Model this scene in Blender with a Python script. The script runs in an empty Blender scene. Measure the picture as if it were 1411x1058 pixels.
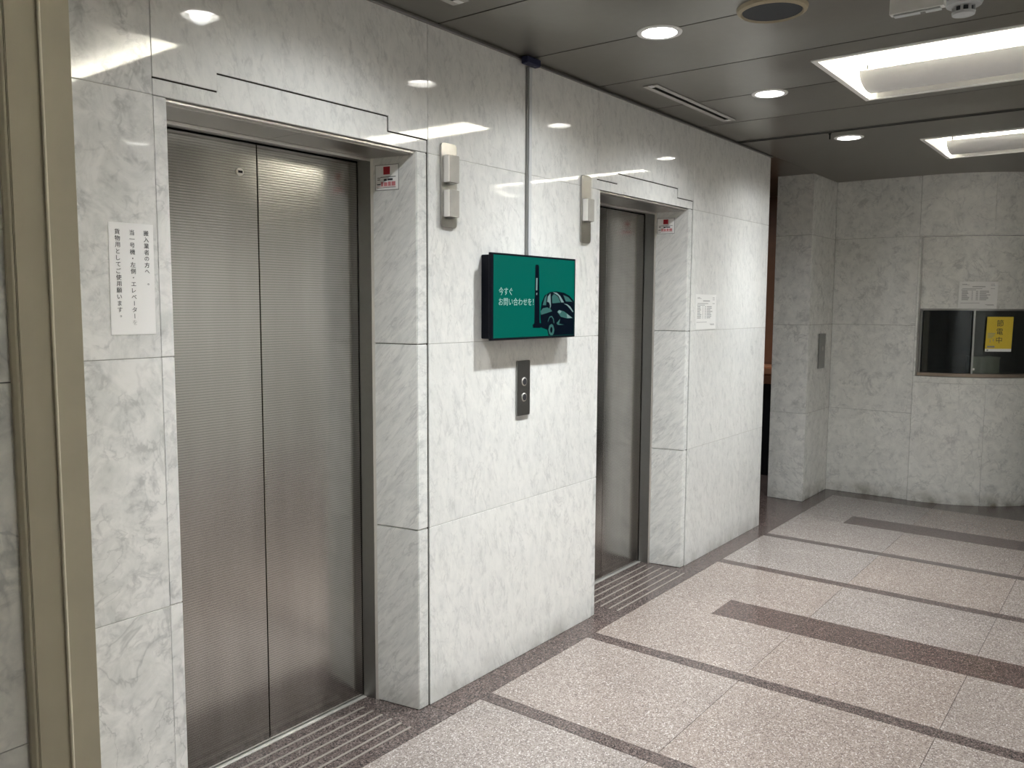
import bpy, bmesh, math, random
from mathutils import Vector, Matrix
random.seed(7)
SC = bpy.context.scene
COL = SC.collection

# ------------------------------------------------------------------ camera
CAM = (-0.52779, -2.14583, 1.55060)
YAW, PITCH, ROLL, FPX = math.radians(37.38864), math.radians(-5.40682), math.radians(0.28579), 1155.05
fw = Vector((math.cos(PITCH) * math.cos(YAW), math.cos(PITCH) * math.sin(YAW), math.sin(PITCH)))
r0 = Vector((math.sin(YAW), -math.cos(YAW), 0)); u0 = r0.cross(fw)
rt = math.cos(ROLL) * r0 + math.sin(ROLL) * u0
up = -math.sin(ROLL) * r0 + math.cos(ROLL) * u0
cd = bpy.data.cameras.new('camera'); cam = bpy.data.objects.new('camera', cd); COL.objects.link(cam)
M = Matrix((rt, up, -fw)).transposed().to_4x4(); M.translation = CAM
cam.matrix_world = M
cd.sensor_fit = 'HORIZONTAL'; cd.sensor_width = 36.0; cd.lens = FPX * 36.0 / 1411.0
cd.clip_start = 0.02; cd.clip_end = 100
SC.camera = cam

# ------------------------------------------------------------------ world, exposure, lamp settings
wd = bpy.data.worlds.new('world'); SC.world = wd; wd.use_nodes = True
wd.node_tree.nodes['Background'].inputs[0].default_value = (0.02, 0.02, 0.02, 1)
wd.node_tree.nodes['Background'].inputs[1].default_value = 0.0
SC.view_settings.view_transform = 'Standard'; SC.view_settings.look = 'None'
SC.view_settings.exposure = 0.9; SC.view_settings.gamma = 1.0
SC.view_settings.use_curve_mapping = False
SPOT_W = 156.0            # each downlight
SPOT_ANGLE, SPOT_BLEND = 150.0, 0.4
SPOT_COL = (0.955, 0.99, 1.0)
TUBE_E = 30.0             # fluorescent tubes
TUBE_COL = (1.0, 0.97, 0.88)
DISC_E = 14.0             # visible lamp glass of a downlight
SC.cycles.max_bounces = 8; SC.cycles.diffuse_bounces = 5; SC.cycles.glossy_bounces = 4
SC.cycles.transmission_bounces = 4; SC.cycles.transparent_max_bounces = 6
SC.cycles.sample_clamp_indirect = 40.0
SC.cycles.use_denoising = True

ZC = 2.566               # ceiling height
Z1, Z2, Z3 = 0.7036, 1.4027, 2.100

# ------------------------------------------------------------------ materials
def new_mat(name):
    m = bpy.data.materials.new(name); m.use_nodes = True
    nt = m.node_tree; b = nt.nodes['Principled BSDF']
    return m, nt, b
def plain(name, col, rough=0.5, metal=0.0, spec=0.5, noise=0.0, nscale=40, emit=None, estr=1.0, aniso=0.0):
    m, nt, b = new_mat(name)
    b.inputs['Base Color'].default_value = (*col, 1); b.inputs['Roughness'].default_value = rough
    b.inputs['Metallic'].default_value = metal; b.inputs['Specular IOR Level'].default_value = spec
    b.inputs['Anisotropic'].default_value = aniso
    if noise:
        tc = nt.nodes.new('ShaderNodeTexCoord'); n = nt.nodes.new('ShaderNodeTexNoise')
        n.inputs['Scale'].default_value = nscale; n.inputs['Detail'].default_value = 4
        nt.links.new(tc.outputs['Object'], n.inputs['Vector'])
        mx = nt.nodes.new('ShaderNodeMix'); mx.data_type = 'RGBA'
        mx.inputs[6].default_value = (*[c * (1 - noise) for c in col], 1)
        mx.inputs[7].default_value = (*[min(1, c * (1 + noise)) for c in col], 1)
        nt.links.new(n.outputs['Fac'], mx.inputs[0]); nt.links.new(mx.outputs[2], b.inputs['Base Color'])
    if emit:
        b.inputs['Emission Color'].default_value = (*emit, 1); b.inputs['Emission Strength'].default_value = estr
    return m
def ramp(nt, stops):
    r = nt.nodes.new('ShaderNodeValToRGB'); e = r.color_ramp.elements
    while len(e) < len(stops): e.new(0.5)
    for k, (p, c) in enumerate(stops):
        e[k].position = p; e[k].color = (*c, 1) if len(c) == 3 else c
    return r
def math_node(nt, op, a=None, b=None, c=False):
    n = nt.nodes.new('ShaderNodeMath'); n.operation = op; n.use_clamp = c
    for k, v in enumerate((a, b)):
        if v is None: continue
        if isinstance(v, (int, float)): n.inputs[k].default_value = v
        else: nt.links.new(v, n.inputs[k])
    return n.outputs[0]
def marble(name, rot=(0, 0, 0), stretch=(1, 1, 1), light=(0.82, 0.82, 0.797), dark=(0.67, 0.68, 0.665),
           vein=(0.36, 0.37, 0.37), vamt=0.55, rough=0.035, grime=0.45):
    m, nt, b = new_mat(name); L = nt.links.new
    tc = nt.nodes.new('ShaderNodeTexCoord'); oi = nt.nodes.new('ShaderNodeObjectInfo')
    off = nt.nodes.new('ShaderNodeVectorMath'); off.operation = 'SCALE'; off.inputs[0].default_value = (37, 53, 71)
    L(oi.outputs['Random'], off.inputs['Scale'])
    ad = nt.nodes.new('ShaderNodeVectorMath'); ad.operation = 'ADD'
    mp = nt.nodes.new('ShaderNodeMapping'); mp.inputs['Rotation'].default_value = rot
    L(tc.outputs['Object'], mp.inputs['Vector'])
    st = nt.nodes.new('ShaderNodeVectorMath'); st.operation = 'MULTIPLY'; st.inputs[1].default_value = stretch
    L(mp.outputs[0], st.inputs[0]); L(st.outputs[0], ad.inputs[0]); L(off.outputs[0], ad.inputs[1])
    V = ad.outputs[0]
    def noise(scale, detail, dist=0.0, rgh=0.5):
        n = nt.nodes.new('ShaderNodeTexNoise'); n.inputs['Scale'].default_value = scale
        n.inputs['Detail'].default_value = detail; n.inputs['Distortion'].default_value = dist
        n.inputs['Roughness'].default_value = rgh; L(V, n.inputs['Vector']); return n.outputs['Fac']
    base = ramp(nt, [(0.34, dark), (0.60, light)]); L(noise(6.5, 9, 0.9, 0.68), base.inputs[0])
    def veins(scale, width, dist):
        a = math_node(nt, 'ABSOLUTE', math_node(nt, 'SUBTRACT', noise(scale, 5, dist, 0.55), 0.5))
        return math_node(nt, 'SUBTRACT', 1.0, math_node(nt, 'DIVIDE', a, width, True), True)
    mask = ramp(nt, [(0.46, (0, 0, 0)), (0.68, (1, 1, 1))]); L(noise(5.5, 3), mask.inputs[0])
    mask2 = ramp(nt, [(0.44, (0, 0, 0)), (0.62, (1, 1, 1))]); L(noise(11, 3), mask2.inputs[0])
    v1 = math_node(nt, 'MULTIPLY', veins(3.4, 0.045, 1.0), mask.outputs[0])
    v2 = math_node(nt, 'MULTIPLY', veins(14.0, 0.07, 0.6), mask2.outputs[0])
    v2 = math_node(nt, 'MULTIPLY', v2, 0.7)
    mask0 = ramp(nt, [(0.45, (0, 0, 0)), (0.6, (1, 1, 1))]); L(noise(1.3, 2), mask0.outputs[0].node.inputs[0])
    v0 = math_node(nt, 'MULTIPLY', math_node(nt, 'MULTIPLY', veins(1.1, 0.011, 2.2), mask0.outputs[0]), 0.8)
    speck = ramp(nt, [(0.66, (0, 0, 0)), (0.8, (1, 1, 1))]); L(noise(30, 3), speck.inputs[0])
    v3 = math_node(nt, 'MULTIPLY', speck.outputs[0], 0.5)
    vv = math_node(nt, 'MULTIPLY', math_node(nt, 'ADD', math_node(nt, 'ADD', math_node(nt, 'ADD', v1, v2), v0), v3, True), vamt)
    mx = nt.nodes.new('ShaderNodeMix'); mx.data_type = 'RGBA'
    L(vv, mx.inputs[0]); L(base.outputs[0], mx.inputs[6]); mx.inputs[7].default_value = (*vein, 1)
    hs = nt.nodes.new('ShaderNodeHueSaturation')
    L(math_node(nt, 'ADD', math_node(nt, 'MULTIPLY', oi.outputs['Random'], 0.08), 0.96), hs.inputs['Value'])
    geo = nt.nodes.new('ShaderNodeNewGeometry'); sz = nt.nodes.new('ShaderNodeSeparateXYZ'); L(geo.outputs['Position'], sz.inputs[0])
    low = math_node(nt, 'SUBTRACT', 1.0, math_node(nt, 'DIVIDE', sz.outputs['Z'], 0.11), True)
    gn = nt.nodes.new('ShaderNodeTexNoise'); gn.inputs['Scale'].default_value = 7; gn.inputs['Detail'].default_value = 6; L(geo.outputs['Position'], gn.inputs['Vector'])
    gr = ramp(nt, [(0.42, (0, 0, 0)), (0.66, (1, 1, 1))]); L(gn.outputs['Fac'], gr.inputs[0])
    dirt = math_node(nt, 'MULTIPLY', math_node(nt, 'MULTIPLY', low, math_node(nt, 'ADD', math_node(nt, 'MULTIPLY', gr.outputs[0], 0.85), 0.15)), grime, True)
    dm = nt.nodes.new('ShaderNodeMix'); dm.data_type = 'RGBA'; L(dirt, dm.inputs[0]); L(mx.outputs[2], dm.inputs[6]); dm.inputs[7].default_value = (0.20, 0.185, 0.14, 1)
    L(dm.outputs[2], hs.inputs['Color']); L(hs.outputs[0], b.inputs['Base Color'])
    rr = math_node(nt, 'ADD', math_node(nt, 'MULTIPLY', noise(2.0, 2), 0.03), rough - 0.015)
    L(rr, b.inputs['Roughness']); b.inputs['Specular IOR Level'].default_value = 0.58
    return m
def granite(name, stops, rough=0.22, scale=230, tint=0.08):
    m, nt, b = new_mat(name); L = nt.links.new
    tc = nt.nodes.new('ShaderNodeTexCoord'); g = nt.nodes.new('ShaderNodeNewGeometry'); oi = nt.nodes.new('ShaderNodeObjectInfo')
    v = nt.nodes.new('ShaderNodeTexVoronoi'); v.inputs['Scale'].default_value = scale; L(g.outputs['Position'], v.inputs['Vector'])
    sp = nt.nodes.new('ShaderNodeSeparateColor'); L(v.outputs['Color'], sp.inputs[0])
    r = ramp(nt, stops); r.color_ramp.interpolation = 'CONSTANT'; L(sp.outputs[0], r.inputs[0])
    n = nt.nodes.new('ShaderNodeTexNoise'); n.inputs['Scale'].default_value = 2.5; n.inputs['Detail'].default_value = 5
    L(g.outputs['Position'], n.inputs['Vector'])
    hs = nt.nodes.new('ShaderNodeHueSaturation'); L(r.outputs[0], hs.inputs['Color'])
    L(math_node(nt, 'ADD', math_node(nt, 'MULTIPLY', n.outputs['Fac'], 0.30), 0.85), hs.inputs['Value'])
    L(math_node(nt, 'ADD', math_node(nt, 'MULTIPLY', oi.outputs['Random'], 0.35), 0.78), hs.inputs['Saturation'])
    L(hs.outputs[0], b.inputs['Base Color']); b.inputs['Roughness'].default_value = rough
    return m
def ribbed_steel(name, pitch=0.0085):
    m, nt, b = new_mat(name); L = nt.links.new
    tc = nt.nodes.new('ShaderNodeTexCoord'); sx = nt.nodes.new('ShaderNodeSeparateXYZ'); L(tc.outputs['Object'], sx.inputs[0])
    ph = math_node(nt, 'FRACT', math_node(nt, 'DIVIDE', sx.outputs['Z'], pitch))
    tri = math_node(nt, 'ABSOLUTE', math_node(nt, 'SUBTRACT', ph, 0.5))
    hgt = math_node(nt, 'SMOOTH_MIN', math_node(nt, 'MULTIPLY', tri, 2.0), 0.6)
    bp = nt.nodes.new('ShaderNodeBump'); bp.inputs['Strength'].default_value = 0.09; bp.inputs['Distance'].default_value = 0.0012
    L(hgt, bp.inputs['Height']); L(bp.outputs[0], b.inputs['Normal'])
    mp = nt.nodes.new('ShaderNodeMapping'); mp.inputs['Scale'].default_value = (9, 9, 1.2); L(tc.outputs['Object'], mp.inputs[0])
    n = nt.nodes.new('ShaderNodeTexNoise'); n.inputs['Scale'].default_value = 1.0; n.inputs['Detail'].default_value = 6; L(mp.outputs[0], n.inputs['Vector'])
    r = ramp(nt, [(0.3, (0.45, 0.435, 0.412)), (0.7, (0.54, 0.525, 0.50))]); L(n.outputs['Fac'], r.inputs[0])
    rib_shade = math_node(nt, 'ADD', math_node(nt, 'MULTIPLY', math_node(nt, 'LESS_THAN', tri, 0.13), -0.35), 1.0)  # shade in the rib grooves put into the steel colour
    mx = nt.nodes.new('ShaderNodeVectorMath'); mx.operation = 'SCALE'; L(r.outputs[0], mx.inputs[0]); L(rib_shade, mx.inputs['Scale'])
    L(mx.outputs[0], b.inputs['Base Color']); b.inputs['Metallic'].default_value = 1.0
    L(math_node(nt, 'ADD', math_node(nt, 'MULTIPLY', n.outputs['Fac'], 0.08), 0.145), b.inputs['Roughness'])
    return m

MB_S = marble('marble_streaked', stretch=(3.6, 3.6, 1.7), rot=(0, 0.18, 0), vamt=0.32, dark=(0.735, 0.742, 0.725))
MB_C = marble('marble_clouded', rot=(0, 0.35, 0), stretch=(1.5, 1.5, 1.5), vamt=0.55, light=(0.86, 0.855, 0.84))
MB_D = marble('marble_diagonal', rot=(-0.75, 0, 0), stretch=(2.4, 4.8, 1.2), vamt=0.42)
MB_F = marble('marble_far', rot=(0.5, 0.2, 0.3), stretch=(1.6, 1.6, 1.6), light=(0.80, 0.80, 0.765), dark=(0.67, 0.675, 0.65), vamt=0.5, rough=0.10, grime=1.0)
MB_L = marble('marble_grey', rot=(0.4, 0.5, 0.2), light=(0.77, 0.76, 0.71), dark=(0.62, 0.615, 0.58), vamt=0.7, rough=0.10)
GR_L = granite('granite_pale', [(0, (0.135, 0.110, 0.097)), (0.16, (0.192, 0.158, 0.140)), (0.48, (0.245, 0.207, 0.186)), (0.80, (0.29, 0.254, 0.231)), (0.93, (0.40, 0.37, 0.345))])
GR_D = granite('granite_brown', [(0, (0.036, 0.028, 0.026)), (0.25, (0.078, 0.055, 0.049)), (0.62, (0.105, 0.077, 0.069)), (0.86, (0.165, 0.128, 0.117))], rough=0.2)
GROUT = plain('grout_dark', (0.06, 0.055, 0.05), 0.9, noise=0.2)
JOINT = plain('joint_sealant_grey', (0.42, 0.41, 0.385), 0.8, noise=0.1)
SHADE_FILL = plain('groove_shade_dark', (0.035, 0.028, 0.024), 0.9, spec=0.1, noise=0.2)  # dark colour standing in for shade inside the door frame grooves
CORE = plain('core_concrete', (0.10, 0.095, 0.09), 0.9, noise=0.2)
STEEL = plain('brushed_steel', (0.46, 0.45, 0.43), 0.30, 1.0, noise=0.06, nscale=60)
STEEL_D = plain('dark_steel', (0.31, 0.31, 0.30), 0.33, 1.0, noise=0.06, nscale=60)
STEEL_L = plain('pale_aluminium', (0.72, 0.70, 0.66), 0.35, 0.7, noise=0.05)
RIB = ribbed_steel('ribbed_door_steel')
CEIL = plain('bronze_grey_panel', (0.27, 0.258, 0.23), 0.34, 0.85, noise=0.05, nscale=25, aniso=0.5)
CEILD = plain('ceiling_void_black', (0.01, 0.01, 0.01), 0.9, noise=0.1)
BEIGE = plain('beige_paint', (0.52, 0.475, 0.355), 0.45, noise=0.06, nscale=14)
BEAD = plain('seam_highlight_paint', (0.78, 0.73, 0.58), 0.4, noise=0.06)  # highlight along the guide seam put into a paler colour
WHITE = plain('white_enamel', (0.82, 0.81, 0.77), 0.4, noise=0.03)
WHITEP = plain('white_plastic', (0.86, 0.86, 0.84), 0.4, noise=0.03)
GREYP = plain('grey_plastic', (0.55, 0.57, 0.58), 0.45, noise=0.04)
PAPER = plain('white_paper', (0.95, 0.945, 0.94), 0.75, noise=0.02, nscale=12)
PAPER2 = plain('notice_paper', (0.84, 0.84, 0.82), 0.75, noise=0.02)
INK = plain('black_ink', (0.05, 0.05, 0.055), 0.8, noise=0.2)
INKF = plain('faded_ink', (0.55, 0.55, 0.54), 0.8, noise=0.1)
INKG = plain('grey_ink', (0.33, 0.33, 0.33), 0.8, noise=0.1)
RED = plain('red_ink', (0.45, 0.015, 0.03), 0.6, noise=0.1)
PINK = plain('pink_ink', (0.62, 0.22, 0.24), 0.6, noise=0.1)
YELLOW = plain('yellow_paper', (0.80, 0.60, 0.06), 0.6, noise=0.05)
NAVY = plain('navy_black_plastic', (0.003, 0.004, 0.009), 0.4, spec=0.15, noise=0.2)
BLUEB = plain('navy_blue_plastic', (0.012, 0.016, 0.055), 0.45, noise=0.2)
BLACK = plain('black_gloss', (0.006, 0.007, 0.010), 0.25, noise=0.2)
GRILLE = plain('speaker_grille_grey', (0.030, 0.033, 0.038), 0.7, noise=0.25, nscale=500)
SLOTG = plain('slot_frame_grey', (0.50, 0.49, 0.46), 0.45, noise=0.03)
CONDG = plain('conduit_grey', (0.30, 0.30, 0.29), 0.45, 0.3, noise=0.05)
SILLB = plain('bronze_sill', (0.34, 0.27, 0.22), 0.35, 0.6, noise=0.08)
SLIPM = plain('slip_strip_grey', (0.20, 0.18, 0.16), 0.9, spec=0.1, noise=0.15)
CHROME = plain('chrome_ring', (0.80, 0.80, 0.80), 0.15, 1.0, noise=0.02)
BTN = plain('button_dark_grey', (0.035, 0.035, 0.038), 0.35, noise=0.1)
RINGB = plain('aged_cream_ring', (0.42, 0.36, 0.25), 0.5, noise=0.06)
def acrylic():
    m, nt, b = new_mat('milky_acrylic')
    b.inputs['Base Color'].default_value = (0.60, 0.58, 0.53, 1); b.inputs['Roughness'].default_value = 0.25
    b.inputs['Transmission Weight'].default_value = 0.3; b.inputs['IOR'].default_value = 1.3
    tc = nt.nodes.new('ShaderNodeTexCoord'); n = nt.nodes.new('ShaderNodeTexNoise'); n.inputs['Scale'].default_value = 30
    nt.links.new(tc.outputs['Object'], n.inputs['Vector'])
    r = ramp(nt, [(0.3, (0.56, 0.54, 0.495)), (0.7, (0.63, 0.61, 0.56))]); nt.links.new(n.outputs['Fac'], r.inputs[0])
    nt.links.new(r.outputs[0], b.inputs['Base Color'])
    return m
ACRYL = acrylic()
LENSW = plain('lens_edge_white', (0.92, 0.90, 0.86), 0.35, noise=0.02)
def glassmat(name, col, rough=0.02):
    m, nt, b = new_mat(name)
    b.inputs['Base Color'].default_value = (*col, 1); b.inputs['Roughness'].default_value = rough
    b.inputs['Transmission Weight'].default_value = 1.0; b.inputs['IOR'].default_value = 1.45
    tc = nt.nodes.new('ShaderNodeTexCoord'); n = nt.nodes.new('ShaderNodeTexNoise'); n.inputs['Scale'].default_value = 6
    nt.links.new(tc.outputs['Object'], n.inputs['Vector'])
    nt.links.new(math_node(nt, 'MULTIPLY', n.outputs['Fac'], rough * 2), b.inputs['Roughness'])
    return m
GLASS = glassmat('window_glass', (0.62, 0.68, 0.64))
GLASSB = glassmat('window_glass_blue', (0.30, 0.38, 0.46))
WOODB = plain('brown_wood', (0.20, 0.105, 0.065), 0.35, noise=0.25, nscale=8)
COPPER = plain('copper_wood_top', (0.62, 0.30, 0.17), 0.28, 0.5, noise=0.15, nscale=10)
OFFICE = plain('office_wall_dark', (0.10, 0.105, 0.10), 0.8, noise=0.1)
CARD = plain('card_box_olive', (0.42, 0.41, 0.33), 0.8, noise=0.05)
WALLP = plain('white_wall_paint', (0.74, 0.73, 0.69), 0.6, noise=0.03)
LAMPD = plain('lamp_glass_lit', (0.9, 0.9, 0.9), 0.4, noise=0.01, emit=(1.0, 0.98, 0.95), estr=DISC_E)
TUBE = plain('fluorescent_tube_lit', (0.9, 0.9, 0.9), 0.4, noise=0.01, emit=TUBE_COL, estr=TUBE_E)
def lit(name, col, s=1.0):       # pixels of the lit display
    return plain(name, tuple(c * 0.04 for c in col), 0.25, spec=0.15, noise=0.01, emit=col, estr=s)
SCR_G = lit('screen_green', (0.0, 0.066, 0.049)); SCR_D = lit('screen_navy', (0.0008, 0.0025, 0.006))
SCR_W = lit('screen_white', (0.2, 0.31, 0.28)); SCR_T = lit('screen_teal', (0.024, 0.075, 0.068)); SCR_S = lit('screen_silver', (0.11, 0.165, 0.16))

# ------------------------------------------------------------------ geometry helpers
def finish(name, bm, mat, parent=None, smooth=False, origin=None):
    me = bpy.data.meshes.new(name)
    bmesh.ops.recalc_face_normals(bm, faces=bm.faces)
    vs = [v.co for v in bm.verts]
    if origin is None:
        lo = [min(v[k] for v in vs) for k in range(3)]; hi = [max(v[k] for v in vs) for k in range(3)]
        origin = Vector([(a + b) / 2 for a, b in zip(lo, hi)])
    origin = Vector(origin)
    for v in bm.verts: v.co -= origin
    bm.to_mesh(me); bm.free()
    me.materials.append(mat)
    if smooth:
        for p in me.polygons: p.use_smooth = True
    o = bpy.data.objects.new(name, me); COL.objects.link(o)
    place(o, origin, parent)
    return o
def wloc(o):
    p = Vector(o.location)
    while o.parent: o = o.parent; p += o.location
    return p
def place(o, world, parent):
    if parent:
        o.parent = parent; o.location = Vector(world) - wloc(parent)
    else: o.location = world
def prism(bm, pts, axis, a, b):
    """pts in the two remaining axes (cyclic order), extruded along axis from a to b"""
    def mk(p, t):
        return {0: (t, p[0], p[1]), 1: (p[0], t, p[1]), 2: (p[0], p[1], t)}[axis]
    A = [bm.verts.new(mk(p, a)) for p in pts]; B = [bm.verts.new(mk(p, b)) for p in pts]
    n = len(pts)
    bm.faces.new(A); bm.faces.new(B[::-1])
    for i in range(n): bm.faces.new((A[i], B[i], B[(i + 1) % n], A[(i + 1) % n]))
def bevel(bm, w, seg=1):
    if w: 
        bmesh.ops.recalc_face_normals(bm, faces=bm.faces)
        bmesh.ops.bevel(bm, geom=[e for e in bm.edges if len(e.link_faces) == 2 and e.calc_face_angle(0) > 0.5],
                        offset=w, segments=seg, affect='EDGES', clamp_overlap=True)
def box(name, x0, x1, y0, y1, z0, z1, mat, parent=None, bv=0.0, seg=1):
    bm = bmesh.new(); prism(bm, [(x0, y0), (x1, y0), (x1, y1), (x0, y1)], 2, z0, z1); bevel(bm, bv, seg)
    return finish(name, bm, mat, parent)
def poly(name, pts, axis, a, b, mat, parent=None, bv=0.0, seg=1):
    bm = bmesh.new(); prism(bm, pts, axis, a, b); bevel(bm, bv, seg)
    return finish(name, bm, mat, parent)
def boxes(name, lst, mat, parent=None):
    bm = bmesh.new()
    for (x0, x1, y0, y1, z0, z1) in lst: prism(bm, [(x0, y0), (x1, y0), (x1, y1), (x0, y1)], 2, z0, z1)
    return finish(name, bm, mat, parent)
def lathe(name, prof, c, mat, parent=None, n=40, smooth=True):
    """prof: (r, z) pairs around the vertical axis at c"""
    bm = bmesh.new(); rings = []
    for r, z in prof:
        if r < 1e-6: rings.append([bm.verts.new((c[0], c[1], c[2] + z))])
        else: rings.append([bm.verts.new((c[0] + r * math.cos(2 * math.pi * k / n), c[1] + r * math.sin(2 * math.pi * k / n), c[2] + z)) for k in range(n)])
    for A, B in zip(rings, rings[1:]):
        for k in range(n):
            l = (k + 1) % n
            if len(A) == 1 and len(B) > 1: bm.faces.new((A[0], B[k], B[l]))
            elif len(B) == 1 and len(A) > 1: bm.faces.new((A[k], B[0], A[l]))
            elif len(A) > 1: bm.faces.new((A[k], B[k], B[l], A[l]))
    o = finish(name, bm, mat, parent, smooth)
    if smooth: o.data.set_sharp_from_angle(angle=0.6)
    return o
def empty(name, loc, parent=None):
    o = bpy.data.objects.new(name, None); COL.objects.link(o); place(o, Vector(loc), parent)
    o.empty_display_size = 0.05
    return o
def tag(o, label, cat, group=None):
    o['label'] = label; o['category'] = cat
    if group: o['group'] = group
    return o
def struct(o, label=None):
    o['kind'] = 'structure'
    if label: o['label'] = label
    return o
class Frame:
    """a flat face: origin, right direction; up is +Z; normal points at the viewer"""
    def __init__(s, o, x): s.o = Vector(o); s.x = Vector(x).normalized(); s.y = Vector((0, 0, 1)); s.n = s.x.cross(s.y)
    def p(s, u, v, d=0): return s.o + s.x * u + s.y * v + s.n * d
    def poly(s, name, pts, d0, d1, mat, parent, bv=0):
        bm = bmesh.new(); A = [bm.verts.new(s.p(*q, d0)) for q in pts]; B = [bm.verts.new(s.p(*q, d1)) for q in pts]
        n = len(pts); bm.faces.new(A); bm.faces.new(B[::-1])
        for i in range(n): bm.faces.new((A[i], B[i], B[(i + 1) % n], A[(i + 1) % n]))
        bevel(bm, bv); return finish(name, bm, mat, parent)
    def rects(s, name, lst, d0, d1, mat, parent):
        bm = bmesh.new()
        for (u0, u1, v0, v1) in lst:
            pts = [(u0, v0), (u1, v0), (u1, v1), (u0, v1)]
            A = [bm.verts.new(s.p(*q, d0)) for q in pts]; B = [bm.verts.new(s.p(*q, d1)) for q in pts]
            bm.faces.new(A); bm.faces.new(B[::-1])
            for i in range(4): bm.faces.new((A[i], B[i], B[(i + 1) % 4], A[(i + 1) % 4]))
        return finish(name, bm, mat, parent)
    def text(s, name, items, d, mat, parent, ext=0.0002):
        """items: (string, u_center, v_center, size, rotation, width_scale)"""
        bm = bmesh.new()
        for (t, u, v, size, rot, wsc) in items:
            cu = bpy.data.curves.new('t', 'FONT'); cu.body = t; cu.size = size; cu.extrude = ext; cu.resolution_u = 2
            cu.align_x = 'CENTER'; cu.align_y = 'CENTER'
            ob = bpy.data.objects.new('t', cu); COL.objects.link(ob)
            dg = bpy.context.evaluated_depsgraph_get()
            me = bpy.data.meshes.new_from_object(ob.evaluated_get(dg))
            xs = [w.co.x for w in me.vertices]; ys = [w.co.y for w in me.vertices]
            cx, cy = ((min(xs) + max(xs)) / 2, (min(ys) + max(ys)) / 2) if xs else (0, 0)
            b2 = bmesh.new(); b2.from_mesh(me)
            cr, sr = math.cos(rot), math.sin(rot)
            for w in b2.verts:
                x, y = (w.co.x - cx) * wsc, w.co.y - cy
                w.co = s.p(u + x * cr - y * sr, v + x * sr + y * cr, d + w.co.z + ext)
            me2 = bpy.data.meshes.new('t'); b2.to_mesh(me2); b2.free(); bm.from_mesh(me2)
            bpy.data.objects.remove(ob); bpy.data.curves.remove(cu); bpy.data.meshes.remove(me); bpy.data.meshes.remove(me2)
        return finish(name, bm, mat, parent)

# ------------------------------------------------------------------ floor
X0, X1, YB = -3.2, 9.6, -3.70
fl = boxes('floor', [(X0, X1, YB, 0.35, -0.05, -0.012), (5.0, X1, 0.35, 2.4, -0.05, -0.012)], GROUT)
struct(fl, 'speckled pale granite floor with brown granite bands in front of the elevators')
G = 0.0009
def tile(pts, mat, name):
    cx = sum(p[0] for p in pts) / len(pts); cy = sum(p[1] for p in pts) / len(pts)
    q = [(x + (G if x < cx else -G), y + (G if y < cy else -G)) for x, y in pts]
    return poly(name, q, 2, -0.012, 0.0, mat, fl)
def rect(x0, x1, y0, y1, mat, name): return tile([(x0, y0), (x1, y0), (x1, y1), (x0, y1)], mat, name)
YW, YM = -0.121, -0.864
rows = [YW, YM, -1.607, -2.35, -3.093, -3.579]
narrow = [(-0.335, -0.265), (0.435, 0.505), (1.925, 1.993), (2.711, 2.782), (4.192, 4.262), (4.943, 5.013)]
wide = [(1.090, 1.340), (3.357, 3.607), (5.617, 5.864)]
for a, b in narrow: rect(a, b, rows[-1], YW, GR_D, 'floor_band')
YS, YE = -0.452, -3.25
for a, b in wide: rect(a, b, YE, YS, GR_D, 'floor_band')
rect(X0, X1, YB, rows[-1], GR_D, 'floor_band')
for a, b in [(0.505, 1.925), (2.782, 4.192), (5.013, 6.49)]:          # bays in front of an opening, round the wide band
    w = [w for w in wide if a < w[0] < b][0]; m = (w[0] + w[1]) / 2
    tile([(a, YM), (w[0], YM), (w[0], YS), (m, YS), (m, YW), (a, YW)], GR_L, 'floor_tile')
    tile([(w[1], YM), (b, YM), (b, YW), (m, YW), (m, YS), (w[1], YS)], GR_L, 'floor_tile')
    for k in range(1, 5):
        y1, y0 = rows[k], rows[k + 1]
        if k < 4:
            rect(a, w[0], y0, y1, GR_L, 'floor_tile'); rect(w[1], b, y0, y1, GR_L, 'floor_tile')
        else:
            tile([(a, y0), (m, y0), (m, YE), (w[0], YE), (w[0], y1), (a, y1)], GR_L, 'floor_tile')
            tile([(m, y0), (b, y0), (b, y1), (w[1], y1), (w[1], YE), (m, YE)], GR_L, 'floor_tile')
for a, b in [(X0, -0.335), (-0.265, 0.435), (1.993, 2.711), (4.262, 4.943)]:
    for k in range(5): rect(a, b, rows[k + 1], rows[k], GR_L, 'floor_tile')
for a, b in [(6.49, 8.0), (8.0, X1)]:
    for k in range(5): rect(a, b, rows[k + 1], rows[k], GR_D, 'floor_tile')
# brown border along the elevator wall, thresholds of the two doors and the side opening
for a, b in [(X0, 0.706), (1.767, 2.938), (3.987, 5.175)]: rect(a, b, YW, 0.02, GR_D, 'floor_band')
for a, b in [(0.706, 1.767), (2.938, 3.987)]: rect(a, b, YW, 0.245, GR_D, 'floor_band')
rect(5.175, 6.09, YW, 0.30, GR_D, 'floor_band'); rect(6.09, X1, YW, 0.30, GR_D, 'floor_band'); rect(5.0, X1, 0.30, 2.4, GR_D, 'floor_band')
for cx in (1.213, 3.478):                                              # anti-slip strips let into the thresholds
    for y in (0.190, 0.141, 0.090, 0.039, -0.011, -0.060):
        box('slip_strip', cx - 0.385, cx + 0.385, y - 0.005, y + 0.005, -0.004, 0.0014, SLIPM, fl)

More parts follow.
